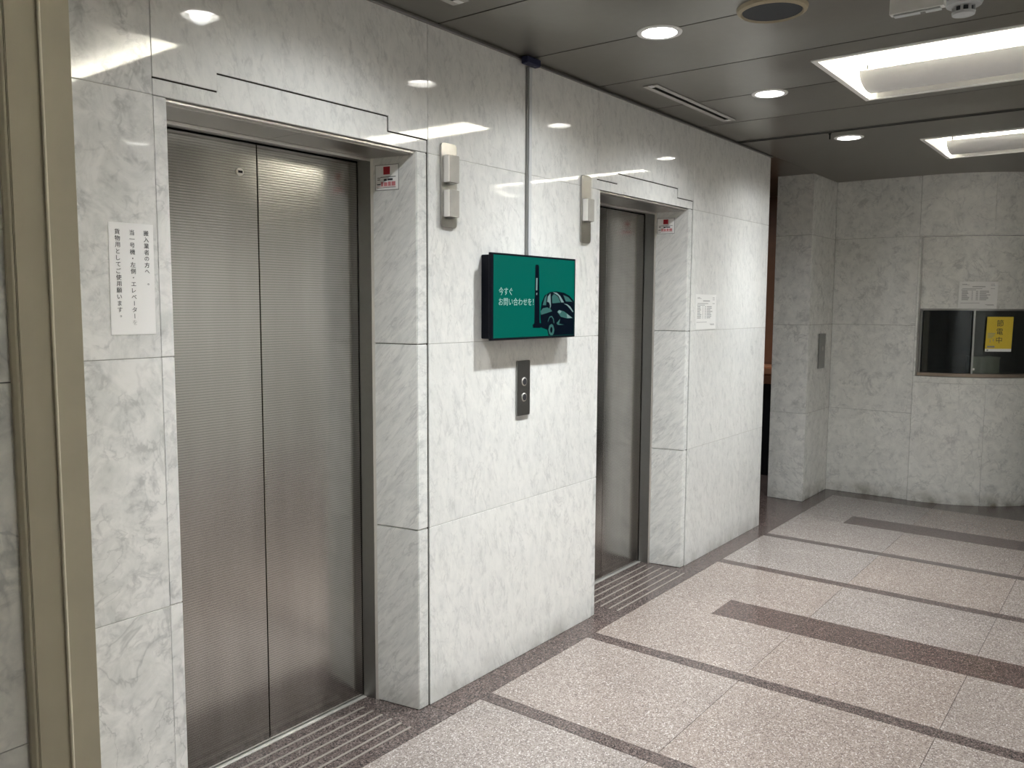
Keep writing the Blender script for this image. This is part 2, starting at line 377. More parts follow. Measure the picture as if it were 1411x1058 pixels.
# ------------------------------------------------------------------ elevator wall
core = boxes('wall_elevator', [(0.10, 0.69, 0.0215, 0.42, 0, ZC), (1.79, 2.92, 0.0215, 0.42, 0, ZC), (4.01, 5.150, 0.0215, 1.30, 0, ZC),
                               (0.69, 1.79, 0.20, 0.42, 2.21, ZC), (2.92, 4.01, 0.20, 0.42, 2.21, ZC),
                               (0.69, 1.79, 0.36, 0.42, 0, 2.21), (2.92, 4.01, 0.36, 0.42, 0, 2.21)], CORE)
struct(core, 'polished white marble wall holding the two elevator doors')
J = 0.0009
def wpanel(x0, x1, z0, z1, mat, bv=0.0008):
    return box('marble_panel', x0 + J, x1 - J, 0.0, 0.0212, z0 + J, z1 - J, mat, core, bv)
rowz = [0.0, Z1, Z2, Z3]
for k in range(3):
    wpanel(0.264, 0.7055, rowz[k], rowz[k + 1], MB_C)
    wpanel(1.767, 2.938, rowz[k], rowz[k + 1], MB_S)
    wpanel(3.987, 5.175, rowz[k], rowz[k + 1], MB_S)
wpanel(0.10, 0.7055, Z3, ZC, MB_C); wpanel(1.767, 2.938, Z3, ZC, MB_S); wpanel(3.987, 5.175, Z3, ZC, MB_S)
for a, b, zt in ((0.268, 0.704, ZC), (1.769, 2.936, ZC), (3.989, 5.172, ZC)):
    box('joint_filler', a, b, 0.0014, 0.0211, 0.0, zt - 0.002, JOINT, core)
def header(xl, xr, dx):
    a, b = 0.9005 + dx[0], 1.5705 + dx[1]
    p = [(xl + J, 2.148), (a, 2.148), (a, 2.198), (b, 2.198), (b, 2.148), (xr - J, 2.148), (xr - J, ZC - J), (xl + J, ZC - J)]
    poly('marble_panel', p, 1, 0.0, 0.0212, MB_S, core, 0.0008)
    g = 0.0042
    q = [(xl + 0.0012, Z3 + 0.001), (xr - g, Z3 + 0.001), (xr - g, 2.148 - g), (b - g, 2.148 - g), (b - g, 2.198 - g), (a + 0.0006, 2.198 - g), (a + 0.0006, 2.148 - g), (xl + 0.0012, 2.148 - g)]
    poly('groove_shade_fill', [(xl + J, Z3 + 0.003), (xr - J, Z3 + 0.003), (xr - J, 2.148), (b, 2.148), (b, 2.198), (a, 2.198), (a, 2.148), (xl + J, 2.148)], 1, 0.0045, 0.15, SHADE_FILL, core)  # dark fill put in for the shade of the groove round the lintel
    box('groove_shade_fill', xr - 0.0060, xr - 0.0003, 0.0045, 0.15, 0.0, Z3 + 0.003, SHADE_FILL, core)
    poly('lintel_stone', q, 1, 0.0025, 0.20, MB_S, core, 0.0015)
header(0.7055, 1.767, (0, 0)); header(2.938, 3.987, (2.232, 2.221))
box('end_panel', 5.151, 5.175, 0.0225, 1.30, 0, ZC - J, MB_S, core, 0.0008)
def jambs(xl, xr, ol, orr, bl, br):
    """front strip xl..ol, splayed reveal going back to bl (and mirrored on the right)"""
    z = [0.0, Z1, Z2, Z3]
    for k in range(3):
        poly('jamb_stone', [(xl + 0.0010, 0.0030), (ol, 0.0030), (bl, 0.20), (xl + 0.0010, 0.20)], 2, z[k] + J, z[k + 1] - J, MB_C, core, 0.002, 2)
        poly('jamb_stone', [(orr, 0.0025), (xr - 0.0044, 0.0025), (xr - 0.0044, 0.20), (br, 0.20)], 2, z[k] + J, z[k + 1] - J, MB_D, core, 0.003, 2)
D1 = dict(xl=0.7055, xr=1.767, ol=0.7455, orr=1.709, bl=0.786, br=1.673)
D2 = dict(xl=2.938, xr=3.987, ol=2.974, orr=3.936, bl=3.015, br=3.905)
jambs(**D1); jambs(**D2)

# ------------------------------------------------------------------ elevator doors
def elevator_door(name, D, cx, label):
    bl, br, ol, orr = D['bl'], D['br'], D['ol'], D['orr']
    t = struct(empty(name, (cx, 0.27, 0)), label)
    zt = 2.076
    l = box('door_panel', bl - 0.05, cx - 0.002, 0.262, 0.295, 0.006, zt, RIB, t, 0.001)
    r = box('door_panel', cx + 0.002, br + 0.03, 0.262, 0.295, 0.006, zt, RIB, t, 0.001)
    for sx, bx, fx in ((1, br, orr), (-1, bl, ol)):
        poly('jamb_frame', [(bx, 0.203), (bx - sx * 0.013, 0.256), (bx - sx * 0.013, 0.260), (bx + sx * 0.05, 0.260), (bx + sx * 0.05, 0.203)], 2, 0.0, 2.093, STEEL_D, t, 0.0008)
        poly('frame_edge', [(bx + sx * 0.003, 0.188), (bx - sx * 0.0035, 0.2005), (bx - sx * 0.0005, 0.2035), (bx + sx * 0.006, 0.2035)], 2, 0.0, 2.086, STEEL_L, t)
    box('soffit_plate', ol - 0.002, cx - 0.0008, 0.030, 0.199, 2.0865, 2.0985, STEEL, t, 0.001)
    box('soffit_plate', cx + 0.0008, orr + 0.002, 0.030, 0.199, 2.0865, 2.0985, STEEL, t, 0.001)
    box('soffit_lip', ol - 0.002, orr + 0.002, 0.0125, 0.0295, 2.0915, 2.0985, STEEL_L, t, 0.001)
    box('head_frame', bl - 0.05, br + 0.05, 0.2005, 0.2600, 2.0800, 2.14, STEEL, t, 0.001)
    box('head_edge', bl, br, 0.1995, 0.2045, 2.0765, 2.0865, STEEL_L, t, 0.001)
    box('door_sill', bl - 0.01, br + 0.01, 0.2455, 0.300, -0.012, 0.0022, STEEL_L, t, 0.0005)
    box('shaft_backing', bl - 0.06, br + 0.06, 0.300, 0.345, 0.0, 2.14, CEILD, t)
    return t, l
d1, lp1 = elevator_door('door_1', D1, 1.2175, 'nearer two panel ribbed steel elevator door beside the tall paper notice')
d2, lp2 = elevator_door('door_2', D2, 3.466, 'farther two panel ribbed steel elevator door right of the wall display')
kb = bmesh.new()
bmesh.ops.create_cone(kb, cap_ends=True, segments=20, radius1=0.0130, radius2=0.0130, depth=0.006, matrix=Matrix.Translation((1.149, 0.2605, 1.978)) @ Matrix.Rotation(math.pi / 2, 4, 'X'))
kh = finish('key_cover', kb, STEEL_L, lp1)
box('key_slot', 1.1405, 1.1575, 0.2560, 0.2572, 1.9745, 1.9825, BLACK, lp1, 0.0004)

# ------------------------------------------------------------------ left nib wall with the shutter guide
lw = struct(boxes('wall_left', [(X0, 0.125, -0.448, 0.40, 0, ZC)], CORE), 'grey marble wall left of the beige shutter guide')
for a, b in [(X0, -2.1), (-2.1, -1.0), (-1.0, 0.1445)]:
    for k in range(4):
        box('marble_panel', a + J, b - J, -0.469, -0.4485, ([0, Z1, Z2, Z3][k]) + J, ([Z1, Z2, Z3, ZC][k]) - J, MB_L, lw, 0.0008)
rail = empty('shutter_guide', (0.205, -0.25, 0))
tag(rail, 'tall beige painted steel shutter guide at the left edge of the elevator wall', 'shutter guide')
poly('guide_channel', [(0.1475, -0.487), (0.1475, 0.0), (0.2068, 0.0), (0.2068, -0.487)], 2, 0, ZC - 0.001, BEIGE, rail, 0.002, 2)
poly('guide_cover', [(0.2070, -0.4890), (0.2070, 0.0), (0.2635, 0.0), (0.2635, -0.4890)], 2, 0, ZC - 0.001, BEIGE, rail, 0.0025, 2)
lathe('seam_highlight_bead', [(0.0, 0.0), (0.0032, 0.0), (0.0032, ZC - 0.002), (0.0, ZC - 0.002)], (0.2068, -0.4905, 0.0), BEAD, rail, n=10)  # thin pale bead added to show the lit edge of the seam
poly('guide_flange', [(0.1360, -0.4780), (0.1360, -0.4695), (0.1472, -0.4695), (0.1472, -0.4840), (0.1425, -0.4840)], 2, 0, ZC - 0.001, BEIGE, rail, 0.0008)

# ------------------------------------------------------------------ ceiling
cl = struct(boxes('ceiling', [(X0, X1, YB, 0.02, 2.80, 2.86), (5.0, X1, 0.02, 2.4, 2.80, 2.86)], CEILD), 'dark bronze grey metal panel ceiling with recessed lamps')
DL = [(1.246, -0.61), (2.378, -0.61), (3.508, -0.61), (4.822, -0.61), (1.246, -3.10), (2.36, -3.10), (3.508, -3.10), (4.822, -3.10), (6.55, 0.95)]
RECTS = [(0.98, 1.825), (3.072, 3.914), (5.111, 5.953), (-1.11, -0.27)]
RY0, RY1 = -2.765, -0.945
SLOTS = [(0.775, 1.700), (3.032, 3.950)]
SY0, SY1 = -0.258, -0.184
cut = []
for x, y in DL:
    b = bmesh.new(); bmesh.ops.create_cone(b, cap_ends=True, segments=40, radius1=0.076, radius2=0.076, depth=0.2, matrix=Matrix.Translation((x, y, ZC)))
    cut.append((x - 0.076, x + 0.076, b))
for a, b_ in RECTS:
    b = bmesh.new(); prism(b, [(a + 0.012, RY0 + 0.012), (b_ - 0.012, RY0 + 0.012), (b_ - 0.012, RY1 - 0.012), (a + 0.012, RY1 - 0.012)], 2, ZC - 0.1, ZC + 0.1); cut.append((a, b_, b))
for a, b_ in SLOTS:
    b = bmesh.new(); prism(b, [(a + 0.012, SY0 + 0.012), (b_ - 0.012, SY0 + 0.012), (b_ - 0.012, SY1 - 0.012), (a + 0.012, SY1 - 0.012)], 2, ZC - 0.1, ZC + 0.1); cut.append((a, b_, b))
cutters = []
for k, (a, b_, b) in enumerate(cut):
    bmesh.ops.recalc_face_normals(b, faces=b.faces)
    me = bpy.data.meshes.new('cut'); b.to_mesh(me); b.free()
    o = bpy.data.objects.new('cut', me); COL.objects.link(o); cutters.append((a, b_, o))
JX = [2.3663 + 0.5525 * k for k in range(-10, 4)]
edges = [X0] + JX + [4.556]
spans = [(a, b, YB, -0.012) for a, b in list(zip(edges, edges[1:])) + [(4.600, X1)]] + [(5.178, X1, -0.010, 2.4)]
bpy.context.view_layer.update()
for a, b_, ya, yb in spans:
    bm = bmesh.new(); prism(bm, [(a + 0.004, ya), (b_ - 0.004, ya), (b_ - 0.004, yb), (a + 0.004, yb)], 2, ZC, ZC + 0.020)
    o = finish('ceiling_panel', bm, CEIL, cl)
    hits = [c for (p, q, c) in cutters if q > a and p < b_]
    if hits:
        bpy.context.view_layer.update()
        for c in hits:
            m = o.modifiers.new('b', 'BOOLEAN'); m.operation = 'DIFFERENCE'; m.object = c; m.solver = 'EXACT'
        dg = bpy.context.evaluated_depsgraph_get()
        me = bpy.data.meshes.new_from_object(o.evaluated_get(dg)); o.modifiers.clear()
        old = o.data; o.data = me; bpy.data.meshes.remove(old); me.name = 'ceiling_panel'
for a, b_, c in cutters:
    me = c.data; bpy.data.objects.remove(c); bpy.data.meshes.remove(me)
box('slot_edge', 4.5545, 4.5575, YB, -0.012, ZC - 0.004, ZC + 0.05, STEEL_D, cl); box('slot_edge', 4.5985, 4.6015, YB, -0.012, ZC - 0.004, ZC + 0.05, STEEL_D, cl)
box('shutter_bottom_bar', 4.566, 4.590, YB, -0.012, ZC + 0.012, ZC + 0.04, STEEL_D, cl, 0.002)
tr = struct(box('trim_1', 0.27, 5.18, -0.014, -0.0008, ZC - 0.012, ZC - 0.0005, STEEL_D, None, 0.001), 'dark metal bead between marble wall and ceiling')

# ------------------------------------------------------------------ recessed downlights
def downlight(x, y, label, group, k=1.0):
    t = tag(empty('downlight', (x, y, ZC)), label, 'downlight', group)
    lathe('trim_ring', [(0.064, 0.004), (0.0655, -0.0035), (0.072, -0.006), (0.083, -0.0035), (0.0845, 0.0), (0.0755, 0.002), (0.074, 0.006)], (x, y, ZC), WHITEP, t)
    lathe('reflector', [(0.0640, 0.0035), (0.062, 0.02), (0.056, 0.05), (0.045, 0.085), (0.045, 0.088), (0.058, 0.05), (0.066, 0.02), (0.067, 0.0045)], (x, y, ZC), WHITE, t)
    lathe('lamp_glass', [(0.0, 0.012), (0.030, 0.0125), (0.050, 0.016), (0.0605, 0.0225), (0.0595, 0.026), (0.0, 0.022)], (x, y, ZC), LAMPD, t)
    ld = bpy.data.lights.new('downlight_beam', 'SPOT'); ld.energy = SPOT_W * k; ld.color = SPOT_COL
    ld.spot_size = math.radians(SPOT_ANGLE); ld.spot_blend = SPOT_BLEND; ld.shadow_soft_size = 0.035
    ld.use_nodes = True; nt = ld.node_tree; em = nt.nodes['Emission']          # beam profile of the reflector: cos^7 lobe + wide spill
    tc = nt.nodes.new('ShaderNodeTexCoord'); sp_ = nt.nodes.new('ShaderNodeSeparateXYZ'); nt.links.new(tc.outputs['Normal'], sp_.inputs[0])
    cs = math_node(nt, 'ABSOLUTE', sp_.outputs['Z'])
    nt.links.new(math_node(nt, 'ADD', math_node(nt, 'POWER', cs, 7.0), 0.05), em.inputs['Strength'])
    lo = bpy.data.objects.new('downlight_beam', ld); COL.objects.link(lo); lo.parent = t; lo.location = (0, 0, 0.003)
    return t
dlab = ['recessed round downlight above the nearer elevator, out of frame but mirrored in the marble',
        'nearest visible round downlight in ceiling, in front of the display conduit',
        'middle round downlight in ceiling beside the long air slot',
        'farthest small round downlight in ceiling near the shutter slot']
for k, (x, y) in enumerate(DL):
    if k < 4: downlight(x, y, dlab[k], 'downlights along the elevator wall')
    elif k == 8: downlight(x, y, 'unseen round downlight added to light the side space behind the pillar', 'added downlight in the side opening', 0.35)  # unseen lamp added to brighten the side space
    else: downlight(x, y, 'recessed round downlight of the far row behind the camera', 'downlights along the opposite wall', 0.75)

# ------------------------------------------------------------------ recessed fluorescent troughs
def trough(a, b_, label):
    t = tag(empty('recessed_light', ((a + b_) / 2, (RY0 + RY1) / 2, ZC)), label, 'ceiling light', 'recessed fluorescent ceiling lights')
    d = 0.135; w = 0.022; c = (a + b_) / 2
    bm = bmesh.new()                                    # flange frame under the ceiling
    for q in ((a, a + w, RY0, RY1), (b_ - w, b_, RY0, RY1), (a + w, b_ - w, RY0, RY0 + w), (a + w, b_ - w, RY1 - w, RY1)):
        prism(bm, [(q[0], q[2]), (q[1], q[2]), (q[1], q[3]), (q[0], q[3])], 2, ZC - 0.006, ZC - 0.0005)
    finish('flange', bm, WHITEP, t)
    ai, bi, y0, y1 = a + w, b_ - w, RY0 + w, RY1 - w     # housing: sides lean in, flat top
    s = 0.05
    bm = bmesh.new()
    lo = [bm.verts.new(v) for v in ((ai, y0, ZC), (bi, y0, ZC), (bi, y1, ZC), (ai, y1, ZC))]
    hi = [bm.verts.new(v) for v in ((ai + s, y0 + 0.01, ZC + d), (bi - s, y0 + 0.01, ZC + d), (bi - s, y1 - 0.01, ZC + d), (ai + s, y1 - 0.01, ZC + d))]
    for i in range(4): bm.faces.new((lo[i], lo[(i + 1) % 4], hi[(i + 1) % 4], hi[i]))
    bm.faces.new(hi)
    h = finish('housing', bm, WHITE, t)
    m = h.modifiers.new('s', 'SOLIDIFY'); m.thickness = 0.004; m.offset = 1.0
    # curved reflector hung on the far side, hiding the tubes
    ry0, ry1 = y0 + 0.022, y1 - 0.022
    pts = [(b_ - 0.300, ZC + 0.066), (b_ - 0.290, ZC + 0.046), (b_ - 0.268, ZC + 0.028), (b_ - 0.235, ZC + 0.014), (b_ - 0.19, ZC + 0.006), (b_ - 0.14, ZC + 0.004),
           (b_ - 0.085, ZC + 0.007), (b_ - 0.055, ZC + 0.018), (b_ - 0.042, ZC + 0.040)]
    bm = bmesh.new(); n = len(pts) - 1
    rowsv = [[bm.verts.new((px, yy, pz)) for px, pz in pts] for yy in (ry0, ry1)]
    rowst = [[bm.verts.new((px + 0.001, yy, pz + 0.003)) for px, pz in pts] for yy in (ry0, ry1)]
    for k in range(n):
        bm.faces.new((rowsv[0][k], rowsv[0][k + 1], rowsv[1][k + 1], rowsv[1][k]))
        bm.faces.new((rowst[0][k], rowst[0][k + 1], rowst[1][k + 1], rowst[1][k]))
        for e in (0, 1): bm.faces.new((rowsv[e][k], rowsv[e][k + 1], rowst[e][k + 1], rowst[e][k]))
    for k in (0, n): bm.faces.new((rowsv[0][k], rowsv[1][k], rowst[1][k], rowst[0][k]))
    rf = finish('reflector', bm, WHITEP, t, True); rf.data.set_sharp_from_angle(angle=0.6)
    for yy, sg in ((ry0, 1), (ry1, -1)):                # hangers near both ends
        hy = yy + sg * 0.035
        bm = bmesh.new()
        bmesh.ops.create_cone(bm, cap_ends=True, segments=8, radius1=0.0022, radius2=0.0022, depth=0.055, matrix=Matrix.Translation((b_ - 0.285, hy, ZC + 0.108)))
        hg = finish('hanger', bm, STEEL_D, t)
        box('hanger_clip', b_ - 0.293, b_ - 0.278, hy - 0.006, hy + 0.006, ZC + 0.066, ZC + 0.092, STEEL_D, hg, 0.002)
    L = (ry1 - ry0 - 0.06) / 2
    for e in (0, 1):
        bm = bmesh.new()
        cy = ry0 + 0.02 + L / 2 + e * (L + 0.02)
        bmesh.ops.create_cone(bm, cap_ends=True, segments=14, radius1=0.016, radius2=0.016, depth=L, matrix=Matrix.Translation((b_ - 0.170, cy, ZC + 0.052)) @ Matrix.Rotation(math.pi / 2, 4, 'X'))
        finish('tube', bm, TUBE, t, True).data.set_sharp_from_angle(angle=0.6)
    return t
trough(*RECTS[0], 'recessed fluorescent ceiling light nearest the camera, seen only as a reflection in the marble')
trough(*RECTS[3], 'unseen recessed fluorescent ceiling light added over the corridor to light the left side')  # unseen light added to brighten the left wall and doors
trough(*RECTS[1], 'large lit recessed fluorescent ceiling light at upper right with hanging white reflector')
trough(*RECTS[2], 'smaller looking lit recessed fluorescent ceiling light farther back beyond the shutter slot')

# ------------------------------------------------------------------ air slots
def slot(a, b_, label):
    t = tag(empty('air_slot', ((a + b_) / 2, (SY0 + SY1) / 2, ZC)), label, 'air vent', 'linear air slots along the elevator wall')
    m = (SY0 + SY1) / 2
    box('slot_flange', a, b_, SY0, m - 0.012, ZC - 0.0045, ZC - 0.0012, SLOTG, t, 0.001)
    box('slot_flange', a, b_, m + 0.012, SY1, ZC - 0.0045, ZC - 0.0012, SLOTG, t, 0.001)
    box('slot_end', a, a + 0.035, m - 0.012, m + 0.012, ZC - 0.0045, ZC - 0.0012, WHITEP, t, 0.001)
    box('slot_end', b_ - 0.035, b_, m - 0.012, m + 0.012, ZC - 0.0045, ZC - 0.0012, WHITEP, t, 0.001)
    box('slot_throat', a + 0.014, b_ - 0.014, SY0 + 0.014, SY1 - 0.014, ZC + 0.022, ZC + 0.06, CEILD, t)
slot(*SLOTS[0], 'white framed linear air slot, its end just showing at the top edge')
slot(*SLOTS[1], 'white framed linear air slot between two downlights along the marble wall')

# ------------------------------------------------------------------ ceiling speaker, detector, hanging sign
sp = tag(empty('ceiling_speaker', (2.376, -1.040, ZC)), 'round ceiling speaker with cream ring and dark grille', 'speaker')
lathe('speaker_ring', [(0.100, -0.010), (0.104, -0.018), (0.115, -0.012), (0.119, -0.0005), (0.098, -0.0005)], (2.376, -1.040, ZC), RINGB, sp)
lathe('speaker_grille', [(0.0, -0.014), (0.060, -0.0135), (0.099, -0.0115), (0.099, -0.004), (0.0, -0.004)], (2.376, -1.040, ZC), GRILLE, sp)
sd = tag(empty('smoke_detector', (2.665, -1.580, ZC)), 'white round smoke detector on ceiling beside the hanging sign', 'smoke detector')
lathe('detector_base', [(0.0, -0.0005), (0.056, -0.0005), (0.058, -0.012), (0.052, -0.024), (0.034, -0.027), (0.0, -0.027)], (2.665, -1.580, ZC), GREYP, sd)
lathe('sensing_cage', [(0.0, -0.030), (0.030, -0.030), (0.030, -0.044), (0.0, -0.044)], (2.665, -1.580, ZC), GRILLE, sd, n=24)
for k in range(8):
    an = 2 * math.pi * k / 8
    box('cage_rib', 2.665 + 0.031 * math.cos(an) - 0.004, 2.665 + 0.031 * math.cos(an) + 0.004, -1.580 + 0.031 * math.sin(an) - 0.004, -1.580 + 0.031 * math.sin(an) + 0.004, ZC - 0.046, ZC - 0.026, GREYP, sd)
lathe('detector_cap', [(0.0, -0.0445), (0.036, -0.0445), (0.034, -0.053), (0.018, -0.058), (0.0, -0.058)], (2.665, -1.580, ZC), GREYP, sd)
hs = tag(empty('hanging_sign', (2.50, -1.48, ZC)), 'white sign box hung from ceiling left of the smoke detector', 'sign')
box('sign_box', 2.482, 2.512, -1.556, -1.393, ZC - 0.066, ZC - 0.003, WHITEP, hs, 0.002)
box('sign_base', 2.484, 2.510, -1.545, -1.405, ZC - 0.0725, ZC - 0.0665, GREYP, hs, 0.001)
box('sign_latch', 2.490, 2.504, -1.500, -1.485, ZC - 0.0745, ZC - 0.073, STEEL_D, hs)

hk = tag(empty('ceiling_hook', (4.632, -0.555, ZC)), 'tiny black hook hanging from ceiling beside the farthest downlight', 'hook')
lathe('hook_base', [(0.0, -0.0005), (0.009, -0.0005), (0.008, -0.006), (0.0, -0.006)], (4.632, -0.555, ZC), BLACK, hk, n=12)
lathe('hook_stem', [(0.0, -0.0065), (0.004, -0.0065), (0.004, -0.034), (0.0, -0.036)], (4.632, -0.555, ZC), BLACK, hk, n=8)

# ------------------------------------------------------------------ hall lanterns
def rrect(u0, u1, v0, v1, r, n=5):
    out = []
    for (cx, cy, a0) in ((u1 - r, v0 + r, -90), (u1 - r, v1 - r, 0), (u0 + r, v1 - r, 90), (u0 + r, v0 + r, 180)):
        for k in range(n + 1):
            a = math.radians(a0 + 90 * k / n); out.append((cx + r * math.cos(a), cy + r * math.sin(a)))
    return out
def lantern(x0, x1, lens_z, label):
    F = Frame((0, -0.0005, 0), (1, 0, 0)); c = (x0 + x1) / 2
    t = tag(empty('hall_lantern', (c, -0.005, 1.838)), label, 'hall lantern', 'elevator hall lanterns')
    F.poly('lantern_plate', rrect(x0, x1, 1.838, 2.149, 0.014), 0, 0.010, STEEL, t, 0.0015)
    for z0, z1 in lens_z:
        l = F.poly('lantern_lens', rrect(c - 0.028, c + 0.028, z0, z1, 0.004, 2), 0.0105, 0.036, ACRYL, t, 0.001)
        F.poly('lens_edge', [(c - 0.0315, z0 + 0.001), (c - 0.0284, z0 + 0.001), (c - 0.0284, z1 - 0.001), (c - 0.0315, z1 - 0.001)], 0.0105, 0.036, LENSW, l)
        F.poly('lens_clip', [(c - 0.020, z0 - 0.006), (c + 0.008, z0 - 0.006), (c + 0.008, z0 - 0.0005), (c - 0.020, z0 - 0.0005)], 0.0105, 0.030, STEEL_D, l)
lantern(1.829, 1.917, [(2.003, 2.103), (1.876, 1.976)], 'steel hall lantern with two milky lenses right of the nearer elevator')
lantern(2.790, 2.872, [(1.938, 2.040)], 'steel hall lantern with one milky lens left of the farther elevator')

# ------------------------------------------------------------------ call buttons
F0 = Frame((0, -0.0005, 0), (1, 0, 0))
cb = tag(empty('call_panel', (2.350, -0.003, 1.074)), 'grey steel call plate with two round buttons below the display', 'call panel')
F0.poly('call_plate', rrect(2.305, 2.397, 1.076, 1.313, 0.006, 3), 0, 0.009, STEEL_D, cb, 0.0012)
for z in (1.222, 1.155):
    for nm, r0_, r1_, d0, d1, mt in (('button_ring', 0.0, 0.0185, 0.0095, 0.0125, STEEL_L), ('button', 0.0, 0.0140, 0.0127, 0.0140, BTN)):
        pts = [(2.352 + r1_ * math.cos(2 * math.pi * k / 28), z + r1_ * math.sin(2 * math.pi * k / 28)) for k in range(28)]
        F0.poly(nm, pts, d0, d1, mt, cb, 0.0012)
pp = tag(empty('pillar_plate', (6.42, -0.012, 1.05)), 'narrow steel service plate on the side of the far marble pillar', 'plate')
FP = Frame((0, -0.0045, 0), (1, 0, 0))
FP.poly('plate_body', rrect(6.335, 6.495, 1.048, 1.330, 0.004, 2), 0, 0.008, STEEL_D, pp, 0.001)
FP.poly('plate_button', [(6.415 + 0.02 * math.cos(k * math.pi / 8), 1.21 + 0.02 * math.sin(k * math.pi / 8)) for k in range(16)], 0.0082, 0.012, STEEL, pp)

# ------------------------------------------------------------------ display with conduit
tv = tag(empty('wall_display', (2.37, -0.03, 1.41)), 'black framed display with green advertisement of a car and a pole, on the marble wall', 'display')
box('display_body', 2.072, 2.662, -0.047, -0.0005, 1.414, 1.748, NAVY, tv, 0.003)
box('display_frame', 2.0605, 2.669, -0.060, -0.0475, 1.4075, 1.7555, NAVY, tv, 0.002)
FS = Frame((0, -0.0602, 0), (1, 0, 0))
scr = FS.poly('screen', [(2.077, 1.4165), (2.659, 1.4165), (2.659, 1.7475), (2.077, 1.7475)], 0, 0.0004, SCR_G, tv)
SH = dict(
 pole=([(2.358, 1.712), (2.363, 1.719), (2.378, 1.719), (2.385, 1.713), (2.393, 1.47), (2.354, 1.471)], SCR_D, 1),
 base=([(2.341, 1.466), (2.354, 1.472), (2.399, 1.473), (2.41, 1.467), (2.41, 1.457), (2.395, 1.452), (2.345, 1.453)], SCR_D, 2),
 car=([(2.397, 1.497), (2.398, 1.523), (2.407, 1.56), (2.429, 1.591), (2.471, 1.606), (2.518, 1.609), (2.576, 1.604), (2.621, 1.591), (2.646, 1.575), (2.658, 1.566), (2.658, 1.4175), (2.512, 1.4175), (2.46, 1.4175), (2.45, 1.443), (2.407, 1.453)], SCR_D, 1),
 pole_light=([(2.365, 1.663), (2.375, 1.663), (2.374, 1.612), (2.364, 1.611)], SCR_S, 2),
 pole_mark=([(2.367, 1.601), (2.374, 1.601), (2.373, 1.592), (2.366, 1.592)], SCR_S, 2),
 quarter_window=([(2.414, 1.549), (2.429, 1.581), (2.445, 1.596), (2.439, 1.549)], SCR_T, 2),
 side_window=([(2.446, 1.557), (2.452, 1.586), (2.471, 1.6), (2.476, 1.545), (2.470, 1.535), (2.462, 1.557)], SCR_S, 2),
 windscreen=([(2.486, 1.557), (2.483, 1.587), (2.499, 1.598), (2.528, 1.587), (2.55, 1.561)], SCR_T, 2),
 windscreen_edge=([(2.49, 1.605), (2.518, 1.604), (2.547, 1.59), (2.577, 1.562), (2.556, 1.561), (2.533, 1.59)], SCR_S, 3),
 rear_window=([(2.571, 1.594), (2.611, 1.585), (2.644, 1.565), (2.591, 1.566)], SCR_T, 2),
 side_gloss=([(2.398, 1.523), (2.416, 1.536), (2.462, 1.541), (2.486, 1.523), (2.444, 1.515), (2.403, 1.508)], SCR_T, 2),
 bonnet_gloss=([(2.575, 1.556), (2.602, 1.554), (2.627, 1.544), (2.652, 1.522), (2.65, 1.517), (2.622, 1.536), (2.600, 1.549)], SCR_S, 2),
 headlamp=([(2.524, 1.52), (2.539, 1.529), (2.578, 1.522), (2.617, 1.506), (2.648, 1.492), (2.608, 1.49), (2.554, 1.498)], SCR_T, 2),
 lamp_gloss=([(2.600, 1.512), (2.617, 1.504), (2.646, 1.4925), (2.604, 1.4925)], SCR_S, 3),
 lamp_spark=([(2.528, 1.520), (2.539, 1.527), (2.560, 1.523), (2.545, 1.512)], SCR_S, 3),
 bumper_gloss=([(2.52, 1.471), (2.549, 1.49), (2.54, 1.468), (2.579, 1.463), (2.53, 1.463)], SCR_T, 2),
 wheel=([(2.504, 1.442), (2.499, 1.426), (2.49, 1.4185), (2.477, 1.4185), (2.465, 1.425), (2.458, 1.443), (2.465, 1.461), (2.481, 1.468), (2.494, 1.463)], SCR_T, 2),
 wheel_hub=([(2.490, 1.442), (2.486, 1.430), (2.476, 1.430), (2.470, 1.443), (2.477, 1.455), (2.487, 1.453)], SCR_D, 3),
 wheel_arch=([(2.452, 1.478), (2.466, 1.500), (2.484, 1.503), (2.498, 1.490), (2.503, 1.470), (2.499, 1.471), (2.493, 1.488), (2.482, 1.498), (2.468, 1.496), (2.456, 1.478)], SCR_T, 2),
 mirror=([(2.440, 1.556), (2.450, 1.564), (2.462, 1.560), (2.470, 1.546), (2.463, 1.535), (2.446, 1.541)], SCR_D, 4))
for nm, (pts, mt, lv) in SH.items(): FS.poly('picture_' + nm, pts, 0.0002, 0.0004 + 0.0001 * lv, mt, scr)
FS.text('picture_caption', [('今すぐ', 2.156, 1.604, 0.0345, 0, 0.92), ('お問い合わせを！', 2.229, 1.5625, 0.0335, 0, 0.98)], 0.0005, SCR_W, scr, 0.0001)
cv = tag(empty('cable_conduit', (2.378, -0.01, 1.755)), 'slim grey cable conduit from display up to ceiling', 'conduit')
box('conduit_base', 2.3625, 2.3945, -0.011, -0.0005, 1.7562, 2.535, CONDG, cv, 0.001)
box('conduit_cover', 2.3685, 2.3885, -0.017, -0.0112, 1.7562, 2.535, GREYP, cv, 0.0015)
cx_ = tag(empty('junction_box', (2.395, -0.02, 2.536)), 'small navy blue junction box under the ceiling atop the conduit', 'junction box')
box('junction_body', 2.312, 2.408, -0.044, -0.0145, 2.5355, 2.5650, BLUEB, cx_, 0.003)
box('junction_lid', 2.3155, 2.4045, -0.0475, -0.0445, 2.5385, 2.5630, BLUEB, cx_, 0.0008)

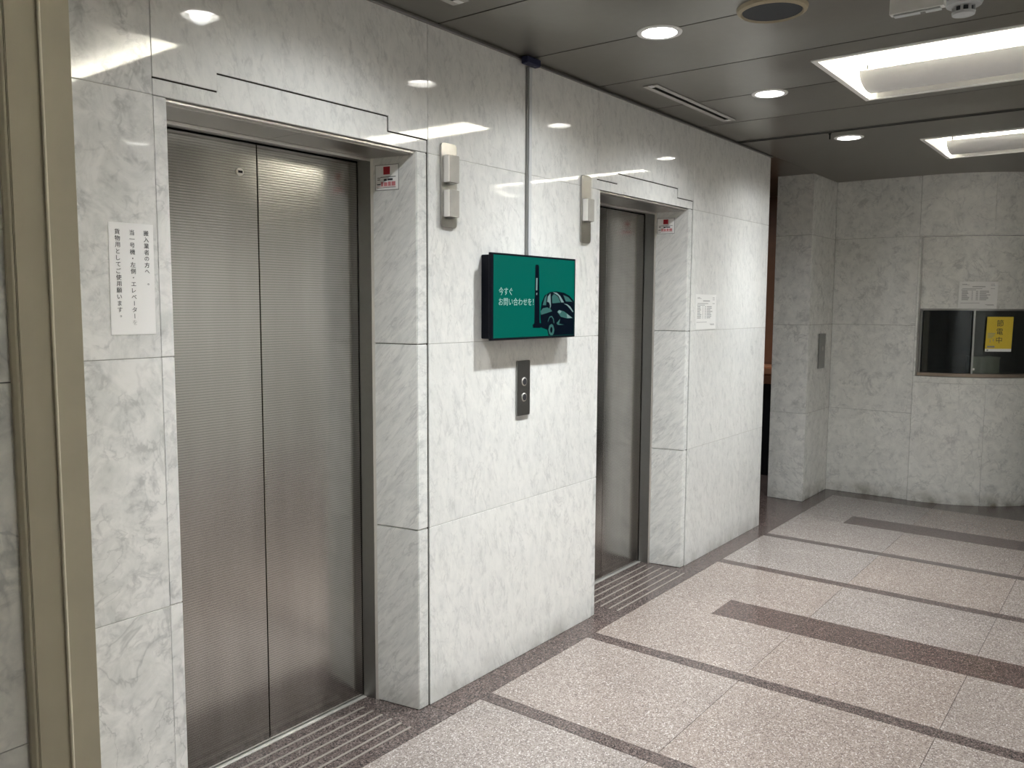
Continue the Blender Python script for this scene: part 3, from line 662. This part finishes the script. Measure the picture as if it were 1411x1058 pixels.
# ------------------------------------------------------------------ papers and stickers
n1 = tag(empty('paper_notice', (0.631, -0.001, 1.467)), 'tall white paper with three columns of vertical Japanese writing left of the nearer elevator', 'notice')
F0.poly('paper_sheet', [(0.569, 1.467), (0.691, 1.467), (0.693, 1.758), (0.571, 1.758)], 0, 0.0006, PAPER, n1)
def column(s, u, v_top, step, size):
    out = []
    for k, ch in enumerate(s):
        if ch == ' ': continue
        v = v_top - k * step
        if ch == 'ー': out.append(('ー', u, v, size, math.pi / 2, 1.0))
        elif ch == '。': out.append(('。', u + 0.002, v, size, 0, 1))
        else: out.append((ch, u, v, size, 0, 1))
    return out
for items in (column('搬入業者の方へ 。', 0.6725, 1.7345, 0.0168, 0.0150), column('当一号機・左側・エレベーター', 0.6335, 1.7340, 0.0168, 0.0150),
              column('貨物用としてご使用願います。', 0.5940, 1.7340, 0.0168, 0.0150)):
    F0.text('vertical_writing', items, 0.0006, INK, n1)['kind'] = 'stuff'

F0.text('faded_writing', [('を', 0.6335, 1.7340 - 14 * 0.0168, 0.0150, 0, 1)], 0.0006, INKF, n1)

def table_print(F, u0, u1, v0, v1, d, parent):
    w, h = u1 - u0, v1 - v0; L = []; rnd = random.Random(3)
    R = lambda a, b, c, t: L.append((u0 + a * w, u0 + b * w, v0 + c * h, v0 + (c + t) * h))
    R(.07, .2, .905, .016); R(.07, .26, .88, .010); R(.82, .92, .905, .016); R(.82, .93, .85, .014)
    R(.34, .68, .805, .026); R(.08, .60, .735, .016); R(.82, .93, .735, .014); R(.05, .44, .69, .016)
    for k in range(8):
        z = .64 - k * .047
        R(.07, .20 + rnd.random() * .07, z, .022); R(.33, .36, z, .018); R(.44, .50, z, .018); R(.54, .70 + rnd.random() * .14, z, .022)
    R(.05, .55, .19, .012); R(.70, .92, .13, .014); R(.74, .93, .105, .012)
    F.rects('printed_table', L, d, d + 0.0003, INKG, parent)
n2 = tag(empty('paper_notice', (4.195, -0.001, 1.41)), 'white A4 notice with a printed table right of the farther elevator', 'notice')
F0.poly('paper_sheet', [(4.055, 1.409), (4.338, 1.409), (4.336, 1.617), (4.045, 1.617)], 0, 0.0006, PAPER2, n2)
table_print(F0, 4.052, 4.336, 1.412, 1.615, 0.0006, n2)
def sticker(D, u0, u1, z0, z1, label):
    F = Frame((D['br'], 0.20, 0), (D['orr'] - D['br'], 0.0045 - 0.20, 0))
    c = F.p((u0 + u1) / 2, z0)
    t = tag(empty('warning_sticker', c), label, 'sticker', 'elevator door stickers')
    F.poly('sticker_edge', [(u0 - .003, z0 - .003), (u1 + .003, z0 - .003), (u1 + .003, z1 + .003), (u0 - .003, z1 + .003)], 0.0003, 0.0010, INKG, t)
    F.poly('sticker_sheet', [(u0, z0), (u1, z0), (u1, z1), (u0, z1)], 0.0011, 0.0016, PAPER, t)
    w, h = u1 - u0, z1 - z0
    S = lambda a, b, c, d: (u0 + a * w, u0 + b * w, z0 + c * h, z0 + d * h)
    F.rects('red_square', [S(.35, .64, .62, .94)], 0.0017, 0.0020, RED, t)
    F.rects('black_print', [S(.08, .22, .475, .50), S(.08, .20, .40, .43), S(.22, .9, .505, .53), S(.37, .50, .36, .44), S(.53, .76, .37, .45), S(.06, .22, .20, .24), S(.06, .9, .07, .085)], 0.0017, 0.0020, INK, t)
    F.rects('red_print', [S(.24, .34, .15, .32), S(.37, .52, .15, .30), S(.55, .68, .15, .32), S(.71, .88, .15, .32), S(.06, .9, .115, .13)], 0.0017, 0.0020, PINK, t)
sticker(D1, 0.022, 0.122, 1.970, 2.058, 'small white sticker with red square inside the nearer elevator opening')
sticker(D2, 0.016, 0.116, 1.966, 2.050, 'small white sticker with red square inside the farther elevator opening')

# ------------------------------------------------------------------ far pillar and curved end wall
XF, CXA, CYA, RA = 6.680, 7.630, -0.660, 0.950
pc = struct(boxes('wall_pillar', [(6.112, 6.66, 0.020, 0.262, 0, ZC), (6.5, 6.70, 0.262, 0.30, 0, ZC)], CORE), 'square marble pillar at the side opening beyond the farther elevator')
for k in range(4):
    a, b = [0, Z1, Z2, Z3][k], [Z1, Z2, Z3, ZC][k]
    box('marble_panel', 6.090, 6.1112, -0.0028, 0.282, a + J, b - J, MB_F, pc, 0.0012)
    box('marble_panel', 6.1118, 6.679, -0.003, 0.0185, a + J, b - J, MB_F, pc, 0.0008)
wf = struct(boxes('wall_far', [(6.703, 6.90, -0.645, 0.30, 0, ZC)], CORE), 'pale marble end wall that curves away to the right, with a reception window')
for k in range(4):
    a, b = [0, Z1, Z2, Z3][k], [Z1, Z2, Z3, ZC][k]
    box('marble_panel', XF, 6.7025, -0.645 + J, -0.0035, a + J, b - J, MB_F, wf, 0.0008)
def arcpt(th, r): return (CXA - r * math.cos(th), CYA - r * math.sin(th))
def arc(name, t0, t1, ra, rb, z0, z1, mat, parent, n=None):
    """curved slab between angles t0..t1 (radians), radii ra (front) .. rb (back)"""
    n = n or max(2, int(abs(t1 - t0) / 0.05))
    bm = bmesh.new(); g = []
    for k in range(n + 1):
        t = t0 + (t1 - t0) * k / n
        f, b = arcpt(t, ra), arcpt(t, rb)
        g.append([bm.verts.new(v) for v in ((*f, z0), (*f, z1), (*b, z1), (*b, z0))])
    for A, B in zip(g, g[1:]):
        for i in range(4): bm.faces.new((A[i], A[(i + 1) % 4], B[(i + 1) % 4], B[i]))
    bm.faces.new(g[0]); bm.faces.new(g[-1][::-1])
    o = finish(name, bm, mat, parent, True); o.data.set_sharp_from_angle(angle=0.5); return o
TA = [-0.0155, 0.530, 1.06, math.pi / 2]
JT = J / RA
for t0, t1 in zip(TA, TA[1:]):
    arc('marble_panel', t0 + JT, t1 - JT, RA, RA - 0.022, 0.0, 0.955 - J, MB_F, wf)
    arc('marble_panel', t0 + JT, t1 - JT, RA, RA - 0.022, Z3 + J, ZC - J, MB_F, wf)
arc('window_ledge', TA[0] + JT, TA[-1], RA + 0.004, RA - 0.16, 0.955, 1.004, MB_F, wf)
arc('wall_core', 0.0, TA[-1], RA - 0.0225, RA - 0.16, Z3 + 0.004, ZC, CORE, wf)
arc('wall_core', 0.0, TA[-1], RA - 0.0225, RA - 0.16, 0.0, 0.953, CORE, wf)
box('window_cheek', 6.6805, 6.80, -0.660, -0.6455, 1.005, Z3, MB_F, wf)
arc('soffit_stone', 0.0005, TA[-1], RA - 0.0225, RA - 0.085, Z3 - 0.004, Z3 + 0.003, MB_F, wf)
wn = struct(empty('window_1', (*arcpt(0.5, RA - 0.08), 1.005)), 'dark glazed reception window under a recessed marble panel in the curved wall')
arc('upper_panel', 0.0008, TA[-1], RA - 0.070, RA - 0.092, 1.536, Z3 - 0.005, MB_F, wn)
arc('window_sill', 0.0008, TA[-1], RA - 0.055, RA - 0.150, 1.005, 1.030, SILLB, wn)
arc('window_head', 0.0008, TA[-1], RA - 0.072, RA - 0.115, 1.522, 1.5355, STEEL_D, wn)
arc('window_post', 0.0008, 0.022, RA - 0.066, RA - 0.115, 1.031, 1.521, STEEL_D, wn, 2)
TP = 0.440
arc('window_post', TP - 0.008, TP + 0.008, RA - 0.074, RA - 0.108, 1.031, 1.521, STEEL_D, wn, 2)
arc('window_post', 1.06, 1.076, RA - 0.074, RA - 0.108, 1.031, 1.521, STEEL_D, wn, 2)
arc('glass_pane', 0.023, TP - 0.009, RA - 0.098, RA - 0.104, 1.031, 1.521, GLASSB, wn)
arc('glass_pane', TP + 0.009, 1.059, RA - 0.084, RA - 0.090, 1.031, 1.521, GLASS, wn)
arc('glass_pane', 1.077, TA[-1], RA - 0.098, RA - 0.104, 1.031, 1.521, GLASSB, wn)
arc('window_lock', TP + 0.010, TP + 0.026, RA - 0.0815, RA - 0.0838, 1.058, 1.074, STEEL_L, wn, 2)
# dark office behind the glass
of = struct(boxes('wall_office', [(7.60, 7.64, -1.50, 0.30, 0, ZC), (6.91, 7.60, 0.27, 0.30, 0, ZC)], OFFICE), 'dark office wall behind the reception window')
boxd = tag(empty('document_box', (*arcpt(0.60, 0.72), 0.955)), 'pale olive document box behind the reception glass', 'box')
arc('box_body', 0.47, 0.74, 0.790, 0.66, 1.005, 1.145, CARD, boxd, 3)
arc('box_lid', 0.465, 0.745, 0.793, 0.655, 1.1455, 1.160, CARD, boxd, 3)
arc('inner_counter', 0.0, 1.5, RA - 0.165, RA - 0.45, 0.96, 1.004, WOODB, wn)
def tang(th, r): 
    p = arcpt(th, r); return Frame((p[0], p[1], 0), (math.sin(th), -math.cos(th), 0))
FN = tang(0.452, RA - 0.070 + 0.010)
n3 = tag(empty('paper_notice', FN.p(0, 1.540)), 'white A4 notice with printed table above the reception window', 'notice')
FN.poly('paper_sheet', [(-0.140, 1.541), (0.136, 1.539), (0.140, 1.745), (-0.136, 1.747)], 0, 0.0006, PAPER2, n3)
table_print(FN, -0.135, 0.136, 1.541, 1.743, 0.0006, n3)
FY = tang(0.655, RA - 0.084 + 0.008)
n4 = tag(empty('poster', FY.p(0, 1.206)), 'yellow paper sign with three black Japanese characters on the reception glass', 'poster')
FY.poly('poster_sheet', [(-0.104, 1.206), (0.100, 1.206), (0.106, 1.475), (-0.098, 1.475)], 0, 0.0006, YELLOW, n4)
FY.poly('poster_foot', [(-0.104, 1.206), (0.100, 1.206), (0.1005, 1.228), (-0.1035, 1.228)], 0.0007, 0.0010, PAPER, n4)
FY.text('poster_writing', [('節', 0.004, 1.426, 0.056, 0, 1.0), ('電', 0.004, 1.361, 0.056, 0, 1.0), ('中', 0.002, 1.296, 0.056, 0, 1.0)], 0.0007, INK, n4)
pprint = FY.rects('poster_print', [(-0.088, -0.03, 1.345, 1.349), (-0.088, -0.034, 1.334, 1.338), (-0.088, -0.04, 1.323, 1.327), (-0.088, -0.05, 1.312, 1.316), (-0.045, -0.041, 1.285, 1.305), (-0.07, -0.066, 1.275, 1.298), (-0.088, -0.03, 1.238, 1.250), (-0.092, -0.078, 1.211, 1.222)], 0.0011, 0.0013, INKG, n4); pprint['kind'] = 'stuff'

# ------------------------------------------------------------------ side opening: wood wall and counter glimpsed between wall end and pillar
sw = struct(box('wall_side', 7.30, 7.36, 0.31, 2.4, 0, ZC, WOODB), 'brown wood wall glimpsed through the gap beside the pillar')
sb = struct(box('wall_side_back', 5.0, X1, 2.4, 2.45, 0, ZC, WOODB), 'brown wall at the back of the side opening')
ct = tag(empty('bar_counter', (6.98, 1.1, 0)), 'black counter with copper toned top seen in the gap by the pillar', 'counter')
box('counter_body', 6.93, 7.28, 0.45, 2.0, 0.001, 0.845, BLACK, ct, 0.004)
box('counter_edge', 6.90, 7.28, 0.44, 2.0, 0.8455, 0.930, COPPER, ct, 0.006)
box('counter_top', 6.88, 7.28, 0.43, 2.0, 0.9305, 1.000, COPPER, ct, 0.010, 2)

# ------------------------------------------------------------------ rest of the room (behind the camera, mirrored in steel and stone)
wo = struct(boxes('wall_opposite', [(X0, X1, YB - 0.1, YB, 0, ZC)], WALLP), 'wall opposite the elevators')
box('stone_dado', X0, X1, YB + 0.0005, YB + 0.02, 0, 1.29, MB_L, wo)
wb = struct(boxes('wall_back', [(X0 - 0.1, X0, YB, 0.40, 0, ZC)], WALLP), 'wall behind the camera')
we = struct(boxes('wall_end', [(X1, X1 + 0.1, YB, 2.45, 0, ZC)], MB_L), 'far end wall of the corridor beyond the curved wall')
